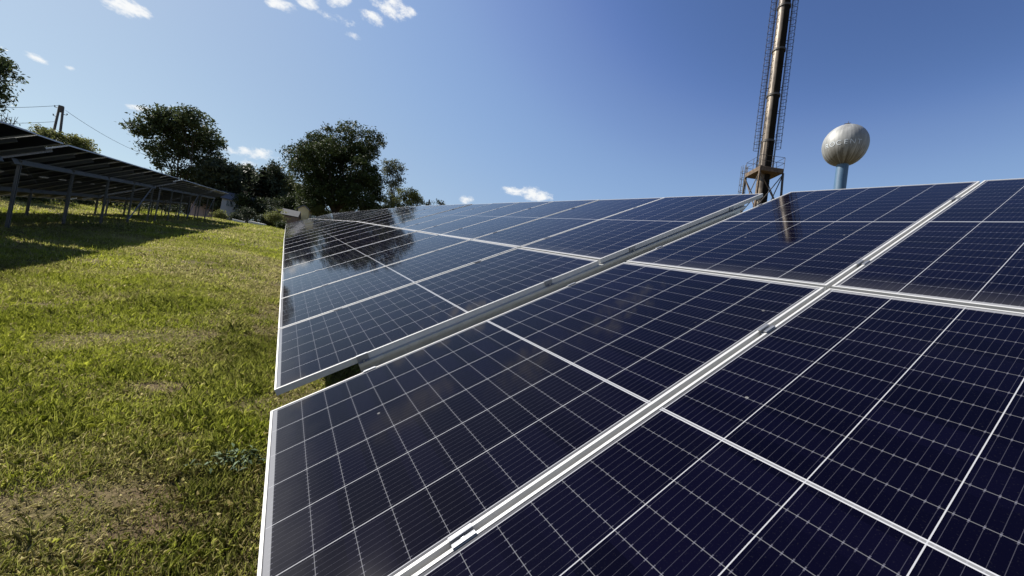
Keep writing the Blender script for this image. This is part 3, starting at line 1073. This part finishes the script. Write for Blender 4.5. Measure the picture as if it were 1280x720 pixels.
for i, (px, py, r, Yd, lf, lab) in enumerate([(262, 258, 13, 86, 'wood', 'dark thicket rising behind the pinkish house'),
                                          (288, 252, 13, 88, 'oak', 'dark thicket rising behind the pale grey house'),
                                          (312, 253, 13, 70, 'oak', 'dark thicket below the pointed spruce'),
                                          (334, 256, 12, 70, 'wood', 'dark thicket between the spruce and the grey shed'),
                                          (362, 253, 12, 74, 'oak', 'dark thicket behind the grey shed roof'),
                                          (346, 264, 9, 62, 'wood', 'dark thicket right behind the round green bush'),
                                          (341, 277, 6, 58, 'oak', 'low dark thicket at the foot of the round green bush'),
                                          (228, 252, 10, 80, 'wood', 'dark thicket under the left row, right of the tall tree trunk'),
                                          (208, 250, 10, 80, 'oak', 'dark thicket under the left row, left of the tall tree trunk'),
                                          (243, 255, 9, 82, 'oak', 'dark thicket under the left row just before the pinkish house'),
                                          (398, 258, 11, 66, 'oak', 'dark undergrowth bush under the left half of the big dark tree'),
                                          (428, 257, 11, 66, 'wood', 'dark undergrowth bush under the trunk of the big dark tree'),
                                          (458, 256, 11, 66, 'oak', 'dark undergrowth bush under the right half of the big dark tree'),
                                          (482, 256, 9, 66, 'wood', 'dark undergrowth bush between the big dark tree and the olive treetop')]):
    b0 = at(px, py + r, Yd)
    gz = float(ground_z(b0.x, b0.y))
    rg_ = random.Random(140 + i)
    pts = [(px + rg_.uniform(-1.15, 1.15) * r, py + rg_.uniform(-.5, 1.5) * r, r * rg_.uniform(.35, .55)) for q in range(20)]
    tree('thicket', lab, 'bush', (b0.x, b0.y, gz), 1.5, clumps_from(pts, Yd, .9, 140 + i, 0), 4200, .26, lf, 150 + i, 'thickets below the trees', .06, .4, 6)

# broken-leaved weed by the low edge of the near array
wd = empty('weed', (-.03, 2.74, float(ground_z(-.03, 2.74))))
tag(wd, 'grey-green wilted weed with broad leaves lying beside the low edge of the nearest array', 'weed')
WL = Mat('weed_leaves', rough=.7, spec=.15)
tt = WL.n('ShaderNodeAttribute', attribute_name='tone').outputs['Fac']
WL.color(WL.mix(tt, (.02, .04, .016), (.12, .165, .085)))
rg = np.random.default_rng(9)
lv, tn = [], []
for k in range(110):
    cx_, cy_ = rg.normal(0, .075), rg.normal(0, .055)
    a_ = rg.uniform(0, 6.28)
    l_, w_ = rg.uniform(.03, .075), rg.uniform(.004, .011)
    z_ = rg.uniform(.02, .075)
    d_ = np.array([math.cos(a_), math.sin(a_), rg.uniform(-.3, .4)])
    s_ = np.array([-math.sin(a_), math.cos(a_), rg.uniform(-.5, .5)])
    p_ = np.array([cx_, cy_, z_])
    lv += [p_, p_ + d_ * l_ * .45 + s_ * w_, p_ + d_ * l_ + np.array([0, 0, -.015]), p_ + d_ * l_ * .45 - s_ * w_]
    tn.append(rg.uniform(0, 1))
link('leaves', np_mesh('leaves', np.array(lv), 4, WL.m, {'tone': tn}), wd)
mb = MB()
for k in range(9):
    a_ = rg.uniform(0, 6.28)
    r_ = rg.uniform(.08, .17)
    mb.tube([(0, 0, 0), (math.cos(a_) * r_ * .5, math.sin(a_) * r_ * .5, .06), (math.cos(a_) * r_, math.sin(a_) * r_, .03)], [.004, .003, .0015], 5)
mb.build('stem', WL.m, wd)

# ------------------------------------------------------------------ chimney
CHD = 40.0
AZ = lambda d: math.atan2(d[0], d[1])
d_ = ray(954.5, 232)
caz = AZ(d_)
chx, chy = math.sin(caz) * CHD, math.cos(caz) * CHD
chz = float(ground_z(chx, chy))
elz = lambda x, y: CAMZ + CHD * ray(x, y)[2] / math.hypot(*ray(x, y)[:2])
ST = Mat('stained_shaded_chimney_steel', rough=.42, metal=.75)
zz = ST.n('ShaderNodeSeparateXYZ')
ST.link(ST.oc(), zz.inputs[0])
st1 = ST.noise(3.0, 6, .65, stretch=(1, 1, .10))
st2 = ST.noise(1.2, 5, .6)
c_ = ST.mix(ST.range(st1, .35, .7), (.085, .066, .05), (.30, .245, .18))
c_ = ST.mix(ST.range(st2, .45, .7, 0, .8), c_, (.045, .033, .024))
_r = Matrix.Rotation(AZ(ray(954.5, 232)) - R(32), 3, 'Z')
_sd = _r @ Vector((math.cos(-caz), math.sin(-caz), 0))      # side turned from the sun: shade painted into the colour, with sooty streaks
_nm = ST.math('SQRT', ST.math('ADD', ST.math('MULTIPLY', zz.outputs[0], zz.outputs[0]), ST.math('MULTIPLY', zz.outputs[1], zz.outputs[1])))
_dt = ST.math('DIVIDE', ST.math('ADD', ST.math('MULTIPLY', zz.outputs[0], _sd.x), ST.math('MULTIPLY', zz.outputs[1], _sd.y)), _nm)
_shade = ST.range(ST.math('ADD', _dt, ST.math('MULTIPLY', ST.math('SUBTRACT', st1, .5), 1.0)), -.12, .14, 0, .96)
c_ = ST.mix(_shade, c_, (.008, .007, .006))
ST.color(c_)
ST.inp(ST.b.inputs['Metallic'], ST.range(_shade, 0, .94, .35, 0))
ST.inp(ST.b.inputs['Specular IOR Level'], ST.range(_shade, 0, .94, .5, .04))
ST.inp(ST.b.inputs['Roughness'], ST.range(_shade, 0, .94, .42, .85))
ST.bump(st1, .25, .02)
RU = Mat('rusty_steel', rough=.8)
RU.color(RU.mix(RU.range(RU.noise(4, 6, .7), .35, .65), (.13, .088, .052), (.05, .03, .017)))
DK = Mat('dark_painted_steel', (.045, .042, .04), .6, .3)
DK.color(DK.mix(DK.noise(5, 5), (.03, .03, .03), (.085, .07, .055)))
ch = empty('chimney', (chx, chy, chz))
tag(ch, 'tall stained steel chimney with caged ladders rising behind the right solar row', 'chimney')
# turn the platform so that one corner points at the viewer's right
ch.matrix_world = Matrix.Translation((chx, chy, chz)) @ Matrix.Rotation(R(-.4), 4, Vector((math.sin(caz), math.cos(caz), 0))) @ Matrix.Rotation(-caz + R(32), 4, 'Z')
rz_ = Matrix.Rotation(-(-caz + R(32)), 3, 'Z')
ztop = elz(978, 0) - chz + 4.2
zp = elz(956, 214) - chz            # platform top
rad = .475
rings = [elz(x, y) - chz for x, y in ((956, 178), (961.5, 121), (967, 65), (972.5, 11))]
stp = rings[-1] - rings[-2]
rings += [ztop - .15]
shaft = MB()
prof = [(rad * 1.06, -1.0), (rad * 1.06, zp - 3.0), (rad, zp - 2.95), (rad, ztop)]
prof = [(rad * 1.06, -1.0)]
for k in range(1, 30):
    prof.append((rad * (1.06 if k < 14 else 1.0), -1 + (ztop + 1) * k / 29))
shaft.lathe(prof, 40)
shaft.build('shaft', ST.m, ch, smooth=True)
for zr in [zp - 3.2] + rings:
    MB().lathe([(rad + .012, zr - .10), (rad + .07, zr - .095), (rad + .07, zr + .095), (rad + .012, zr + .10)], 40).build('flange', DK.m, ch)
# skirt of loose plates just above the platform
sk = MB()
for k in range(16):
    a_ = 2 * math.pi * k / 16
    t_ = Vector((-math.sin(a_), math.cos(a_), 0))
    r_ = Vector((math.cos(a_), math.sin(a_), 0))
    z0 = zp + .15 + .35 * (k % 3) / 3
    sk.bar(r_ * (rad + .03) + Vector((0, 0, z0)), r_ * (rad + .03) + Vector((0, 0, rings[0] - .12)), t_, r_, .17, .012)
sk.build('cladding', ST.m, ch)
# platform, legs, braces
hp = 1.06
pf = MB()
pf.box(-hp, hp, -hp, hp, zp - .40, zp)
pf.build('platform', RU.m, ch, bevel=.015)
rail = MB()
for (x, y) in [(-hp, -hp), (hp, -hp), (hp, hp), (-hp, hp), (0, -hp), (0, hp), (-hp, 0), (hp, 0)]:
    rail.tube([(x * .985, y * .985, zp), (x * .985, y * .985, zp + 1.0)], .022, 6)
for zq in (.5, 1.0):
    q = hp * .985
    for a_, b_ in (((-q, -q), (q, -q)), ((q, -q), (q, q)), ((q, q), (-q, q)), ((-q, q), (-q, -q))):
        rail.tube([(*a_, zp + zq), (*b_, zp + zq)], .018, 6)
rail.build('railing', DK.m, ch)
cor = [(-hp, -hp), (hp, -hp), (hp, hp), (-hp, hp)]
flr = 1.25
for (x, y) in cor:
    MB().bar((x * flr, y * flr, -.5), (x * .97, y * .97, zp - .401), (1, 0, 0), (0, 1, 0), .13, .13).build('leg', RU.m if (x, y) == (-hp, -hp) else DK.m, ch)
for i in range(4):
    a_, b_ = Vector((*cor[i], 0)), Vector((*cor[(i + 1) % 4], 0))
    z1 = zp - .5
    while z1 > 2:
        z0 = z1 - 3.4
        f1 = .97 + (flr - .97) * (zp - z1) / zp
        f0 = .97 + (flr - .97) * (zp - z0) / zp
        for (u, w_) in ((a_, b_), (b_, a_)):
            p = u * f1 + Vector((0, 0, z1))
            q = w_ * f0 + Vector((0, 0, z0))
            dd = (q - p).normalized()
            nrm = dd.cross(Vector((0, 0, 1))).normalized()
            MB().bar(p, q, nrm, dd.cross(nrm), .05 if u is a_ else .045, .07).build('brace', RU.m if i in (3, 0) and u is a_ else DK.m, ch)
        MB().bar(a_ * f0 + Vector((0, 0, z0)), b_ * f0 + Vector((0, 0, z0)), (0, 0, 1), (b_ - a_).normalized().cross(Vector((0, 0, 1))), .07, .05).build('brace', DK.m, ch)
        z1 = z0


def ladder(cx_, cy_, nx_, ny_, z0, z1, cage_from):
    """ladder at (cx, cy) facing outwards along (nx, ny) with hoops; ladder and cage are two parts"""
    n_ = Vector((nx_, ny_, 0)).normalized()
    t_ = Vector((-n_.y, n_.x, 0))
    c = Vector((cx_, cy_, 0))
    mb = MB()
    for s_ in (-1, 1):
        mb.bar(c + t_ * .2 * s_ + Vector((0, 0, z0)), c + t_ * .2 * s_ + Vector((0, 0, z1)), t_, n_, .03, .05)
    z = z0 + .2
    while z < z1:
        mb.tube([c - t_ * .2 + Vector((0, 0, z)), c + t_ * .2 + Vector((0, 0, z))], .014, 5)
        z += .32
    z = z0 + 1
    while z < z1:
        for s_ in (-1, 1):
            mb.bar(c + t_ * .2 * s_ + Vector((0, 0, z)), c + t_ * .2 * s_ - n_ * .17 + Vector((0, 0, z)), t_, Vector((0, 0, 1)), .03, .05)
        z += 2.2
    lo = mb.build('ladder', DK.m, ch)
    cg = MB()
    z = cage_from
    angs = [R(-115 + 230 * k / 8) for k in range(9)]
    P = lambda a__, zz_: c + n_ * (.14 + .30 * math.cos(a__)) + t_ * .32 * math.sin(a__) + Vector((0, 0, zz_))
    while z < z1:
        cg.tube([P(a__, z) for a__ in angs], .021, 5)
        z += .62
    for a__ in angs[1::2]:
        cg.bar(P(a__, cage_from), P(a__, z1), t_, n_, .034, .020)
    cg.build('safety_cage', DK.m, lo)


def local_dir(az):
    v_ = rz_ @ Vector((math.sin(az), math.cos(az), 0))
    return v_.x, v_.y


la = caz - R(100)
lx, ly = local_dir(la)
ladder(lx * (rad + .16), ly * (rad + .16), lx, ly, zp + .05, ztop, zp + 2.0)
ra_ = caz + R(82)
lx2, ly2 = local_dir(ra_)
ladder(lx2 * (rad + .16), ly2 * (rad + .16), lx2, ly2, zp + .05, ztop, rings[0] - .6)
# lower ladder outside the left face of the tower
la2 = caz - R(62)
lx3, ly3 = local_dir(la2)
ladder(lx3 * 1.62, ly3 * 1.62, lx3, ly3, .2, zp + .9, 2.4)

# ------------------------------------------------------------------ water tower
WTD = 100.0
d_ = ray(1053.0, 208)
waz = AZ(d_)
wx, wy = math.sin(waz) * WTD, math.cos(waz) * WTD
wz = float(ground_z(wx, wy))
wel = lambda x, y: CAMZ + WTD * ray(x, y)[2] / math.hypot(*ray(x, y)[:2])
wt = empty('water_tower', (wx, wy, wz))
tag(wt, 'globe water tower with ribbed pale tank on a blue stem', 'water tower')
wt.rotation_euler = (0, 0, -waz)
TK = Mat('weathered_tank_paint', rough=.55, metal=.1)
s1n = TK.noise(.8, 6, .65, stretch=(1, 1, .3))
zt = TK.n('ShaderNodeSeparateXYZ')
TK.link(TK.oc(), zt.inputs[0])
cyl = TK.n('ShaderNodeCombineXYZ')
TK.link(TK.math('MULTIPLY', TK.math('ARCTAN2', zt.outputs[1], zt.outputs[0]), 9.0), cyl.inputs[0])
TK.link(TK.math('MULTIPLY', zt.outputs[2], .16), cyl.inputs[1])
s2n = TK.noise(1.6, 4, .6, vec=cyl.outputs[0])
c_ = TK.mix(TK.range(s1n, .35, .68), (.20, .205, .20), (.31, .315, .31))
bot = wel(1052, 207) - wz
top_ = wel(1056, 157.5) - wz
streak = TK.math('MULTIPLY', TK.range(s2n, .36, .56), TK.range(zt.outputs[2], bot, bot + 5.0, 1.0, .15))
c_ = TK.mix(streak, c_, (.075, .07, .06))
TK.color(c_)
mid_z = bot + (top_ - bot) * .52
WR = 3.74
tank = MB()
nseg = 72
prof = []
for k in range(0, 37):
    t = math.pi * k / 36
    z = -math.cos(t)
    r = math.sin(t) ** (1.0 if z > 0 else .92)
    hz = (top_ - mid_z) if z > 0 else (mid_z - bot)
    if z < 0:
        r = max(math.sin(t) ** .9, .93 / WR)
    prof.append((max(.05, WR * r), mid_z + z * hz))
for (r, z) in prof:
    for k in range(nseg * 2):
        a_ = math.pi * k / nseg
        rb = 1 + (.012 if k % 4 == 0 else 0.0) - .004 * math.cos(a_ * 36)
        tank.v.append((r * rb * math.cos(a_), r * rb * math.sin(a_), z))
n2_ = nseg * 2
for i in range(len(prof) - 1):
    for k in range(n2_):
        k2 = (k + 1) % n2_
        tank.f.append((i * n2_ + k, i * n2_ + k2, (i + 1) * n2_ + k2, (i + 1) * n2_ + k))
tank.f.append(tuple(reversed(range(n2_))))
tank.f.append(tuple((len(prof) - 1) * n2_ + k for k in range(n2_)))
tank.build('tank', TK.m, wt, smooth=True)
BL = Mat('blue_stem_paint', rough=.5)
BL.color(BL.mix(BL.range(BL.noise(2.5, 5, .6, stretch=(1, 1, .2)), .35, .7), (.035, .085, .155), (.06, .12, .19)))
SR = 1.0
MB().lathe([(SR * 1.15, -1), (SR, 1.0), (SR, bot + .12), (SR * 1.12, bot + .15), (SR * 1.12, bot + .3)], 40).build('stem', BL.m, wt, smooth=False)
fin = MB()
fin.lathe([(.5, top_ - .06), (.5, top_ + .22), (.42, top_ + .3)], 16)
fin.tube([(.1, 0, top_ + .2), (.1, 0, top_ + .9)], .05, 6)
fin.tube([(-.5, 0, top_ - .1), (-.5, 0, top_ + .5), (.5, 0, top_ + .5), (.5, 0, top_ - .1)], .05, 6)
fin.build('hatch', DK.m, wt)
# raised lettering round the belly of the tank
LM = Mat('faded_lettering_paint', (.46, .50, .54), .6).m
txt = 'ROCENT'
hl = .95
zc = mid_z - .95
for i, ch_ in enumerate(txt):
    cu = bpy.data.curves.new('letter', 'FONT')
    cu.body = ch_
    cu.size = hl * 1.4
    cu.extrude = .006
    cu.align_x = 'CENTER'
    cu.align_y = 'CENTER'
    to = bpy.data.objects.new('letter', cu)
    COL.objects.link(to)
    dg = bpy.context.evaluated_depsgraph_get()
    me = bpy.data.meshes.new_from_object(to.evaluated_get(dg))
    bpy.data.objects.remove(to)
    me.materials.clear()
    me.materials.append(LM)
    th = R(-90 - 50 + i * 17.0)             # viewer stands at local -Y
    # bend the letter onto the tank
    for v in me.vertices:
        a_ = th + v.co.x / WR
        zl = zc + v.co.y
        zq = (zl - mid_z) / (mid_z - bot)
        rq = WR * math.sqrt(max(0, 1 - zq * zq)) ** .9 * 1.012 + v.co.z
        v.co = (rq * math.cos(a_), rq * math.sin(a_), zl)
    link('letter', me, wt)

# ------------------------------------------------------------------ utility pole and wires
PD = 46.0
pt_ = at(77, 132, PD)
pz = float(ground_z(pt_.x, pt_.y))
up = empty('utility_pole', (pt_.x, pt_.y, pz))
tag(up, 'dark wooden A-shaped utility pole behind the left solar row', 'utility pole')
PW = Mat('weathered_pole_timber', rough=.9)
PW.color(PW.mix(PW.noise(8, 6, .7, stretch=(1, 1, .1)), (.045, .038, .03), (.12, .10, .08)))
hp_ = pt_.z - pz
bl_ = at(65.5, 172, PD)
br_ = at(74.5, 172, PD)
for b_, off_ in ((bl_, -.10), (br_, .10)):
    tp = Vector((off_, 0, hp_ - .1))
    dd = (Vector((b_.x, b_.y, b_.z)) - up.location) - tp
    ft = tp + dd * ((tp.z + .4) / -dd.z)
    MB().tube([ft, tp], [.10, .075], 10).build('post', PW.m, up, smooth=True)
MB().box(-.13, .13, -.1, .1, hp_ - .55, hp_ - .02).build('head_block', PW.m, up)
for (x, z) in ((-.35, hp_ - .25), (.38, hp_ - .65), (-.34, hp_ - .95)):
    MB().tube([(x * .4, 0, z), (x, 0, z), (x, 0, z + .12)], [.025, .025, .05], 8).build('insulator', MC['plastic'], up)
MB().lathe([(.10, hp_ - 3.9), (.2, hp_ - 3.85), (.2, hp_ - 3.4), (.10, hp_ - 3.35)], 12, c=(.42, 0)).build('lamp_head', DK.m, up)
for (a_, b_, sag, lab) in ((at(73, 132, PD), at(-160, 128, 40), .25, 'thin overhead wire running from the A-shaped pole to the left edge'),
                           (at(82, 138, PD), at(240, 208, 60), .9, 'thin overhead wire sloping from the A-shaped pole into the tall tree'),
                           (at(70, 152, PD), at(-160, 150, 40), .2, 'faint lower wire running left from the A-shaped pole')):
    o = empty('power_line', a_)
    L_ = []
    for k in range(25):
        t = k / 24
        p = a_.lerp(b_, t) - a_
        p.z -= sag * 4 * t * (1 - t)
        L_.append(p)
    bpy.data.objects.remove(o)
    o = MB().tube(L_, .014, 5).build('power_line', MC['plastic'])
    o.location = a_
    tag(o, lab, 'power line')

# ------------------------------------------------------------------ far houses, shed, slabs
WALLS = {}


def wall_mat(name, a, b):
    m = Mat(name, rough=.85)
    m.color(m.mix(m.noise(1.5, 6, .6), a, b))
    return m.m


MC['glassdark'] = Mat('dark_window_glass', (.02, .025, .03), .08).m
MC['white'] = wall_mat('white_render', (.30, .30, .30), (.42, .42, .41))
MC['pink'] = wall_mat('pinkish_render', (.36, .26, .23), (.44, .33, .29))
MC['yellow'] = wall_mat('yellow_render', (.50, .40, .20), (.60, .49, .26))
MC['brickw'] = wall_mat('brown_boards', (.16, .10, .07), (.24, .15, .10))
MC['roofg'] = wall_mat('grey_roofing', (.20, .21, .24), (.32, .33, .36))
MC['roofd'] = wall_mat('dark_roofing', (.08, .08, .09), (.13, .13, .14))
MC['conc'] = wall_mat('pale_concrete', (.42, .41, .38), (.58, .57, .53))


def house(name, label, base, rz, wx_, wy_, h, hr, wallm, roofm, wins=(), doors=(), over=.25, chimneys=()):
    root = empty(name, base)
    root.rotation_euler = (0, 0, rz)
    tag(root, label, 'house' if 'house' in name else 'shed')
    mb = MB()
    b = len(mb.v)
    mb.v += [(-wx_, -wy_, -1), (wx_, -wy_, -1), (wx_, wy_, -1), (-wx_, wy_, -1), (-wx_, -wy_, h), (wx_, -wy_, h), (wx_, wy_, h), (-wx_, wy_, h), (-wx_, 0, h + hr), (wx_, 0, h + hr)]
    mb.f += [(0, 1, 5, 4), (2, 3, 7, 6), (1, 2, 6, 9, 5), (3, 0, 4, 8, 7), (0, 3, 2, 1), (4, 5, 9, 8), (6, 7, 8, 9)]
    mb.build('wall', wallm, root)
    rf = MB()
    for s_ in (-1, 1):
        d = Vector((0, s_ * wy_, -hr))
        k = over / wy_
        p0 = Vector((0, 0, h + hr + .06))
        p1 = p0 + d * (1 + k)
        nrm = Vector((0, s_ * hr, wy_)).normalized() * .06
        A = [Vector((-wx_ - over, 0, 0)) + p0 - nrm, Vector((wx_ + over, 0, 0)) + p0 - nrm, Vector((wx_ + over, 0, 0)) + p1 - nrm, Vector((-wx_ - over, 0, 0)) + p1 - nrm]
        rf.quadbox(A + [a_ + nrm * 2 for a_ in A])
    ro = rf.build('roof', roofm, root)
    for (x, y) in chimneys:
        MB().box(x - .25, x + .25, y - .25, y + .25, h, h + hr + .9).build('chimney', MC['brickw'], ro)
    for (x, z, ww, wh) in wins:
        f = MB()
        y = -wy_
        t = .07
        f.box(x - ww - t, x + ww + t, y - .05, y + .02, z - wh - t, z - wh)
        f.box(x - ww - t, x + ww + t, y - .05, y + .02, z + wh, z + wh + t)
        f.box(x - ww - t, x - ww, y - .05, y + .02, z - wh, z + wh)
        f.box(x + ww, x + ww + t, y - .05, y + .02, z - wh, z + wh)
        f.box(x - .03, x + .03, y - .04, y + .02, z - wh, z + wh)
        fo = f.build('window', MC['white'], root)
        MB().box(x - ww, x + ww, y - .015, y + .03, z - wh, z + wh).build('pane', MC['glassdark'], fo)
    for (x, ww, hh_) in doors:
        MB().box(x - ww, x + ww, -wy_ - .04, -wy_ + .02, 0, hh_).build('door', MC['brickw'], root)
    return root


hb = at(294, 266, 74)
house('house', 'small pale grey house with dark windows beyond the end of the left row', (hb.x, hb.y, hb.z - .4), R(8), 1.9, 2.2, 2.0, 1.2, MC['white'], MC['roofd'],
      wins=((-1.0, 1.35, .35, .4), (.1, 1.35, .3, .4), (1.2, 1.35, .3, .4)), doors=((.65, .25, 1.3),), chimneys=((.8, .4),))
hb = at(264, 269, 78)
house('house', 'long low pinkish house seen between the posts of the left row', (hb.x, hb.y, hb.z - .3), R(10), 2.6, 1.6, 2.6, .35, MC['pink'], MC['roofd'],
      wins=((-1.6, 1.6, .3, .35), (0, 1.6, .3, .35)))
hb = at(363, 274, 55)
house('shed', 'long shed with grey roof and dark walls left of the big dark tree', (hb.x, hb.y, hb.z - .4), R(-10), .85, 1.0, .7, .75, MC['brickw'], MC['roofd'], doors=((.4, .25, .65),), over=.12)
hb = at(380, 272, 56.5)
house('house', 'sunlit yellow house gable beside the grey shed', (hb.x, hb.y, hb.z - .4), R(75), .8, .6, 1.35, .45, MC['yellow'], MC['roofd'], wins=((.2, .7, .2, .25),), over=.1)
for (px, py, Yd, l, wd_, t, rz, lab) in ((322, 279.5, 51.5, 1.6, .6, .26, -20, 'longer white concrete slab lying on the grass crest'),
                                        (298, 277.3, 52, 1.2, .6, .24, 5, 'shorter white concrete slab lying on the grass crest')):
    p = at(px, py, Yd)
    z = float(ground_z(p.x, p.y))
    o = MB().box(-l / 2, l / 2, -wd_ / 2, wd_ / 2, 0, t).build('concrete_slab', MC['conc'], None, bevel=.02)
    o.location = (p.x, p.y, z + .08)
    o.rotation_euler = (R(6), R(3), R(rz))
    tag(o, lab, 'slab', 'white slabs on the crest')
# low kerb behind the far posts of the left row
kp = [at(255, 271.5, 56), at(275, 274, 56), at(297, 277.5, 55)]
kb = MB()
for a_, b_ in zip(kp, kp[1:]):
    kb.bar(Vector((a_.x, a_.y, float(ground_z(a_.x, a_.y)) + .08)), Vector((b_.x, b_.y, float(ground_z(b_.x, b_.y)) + .08)), (0, 0, 1), (0, 1, 0), .24, .2)
o = kb.build('kerb', MC['conc'])
tag(o, 'thin pale concrete kerb edging the grass under the far end of the left row', 'kerb')
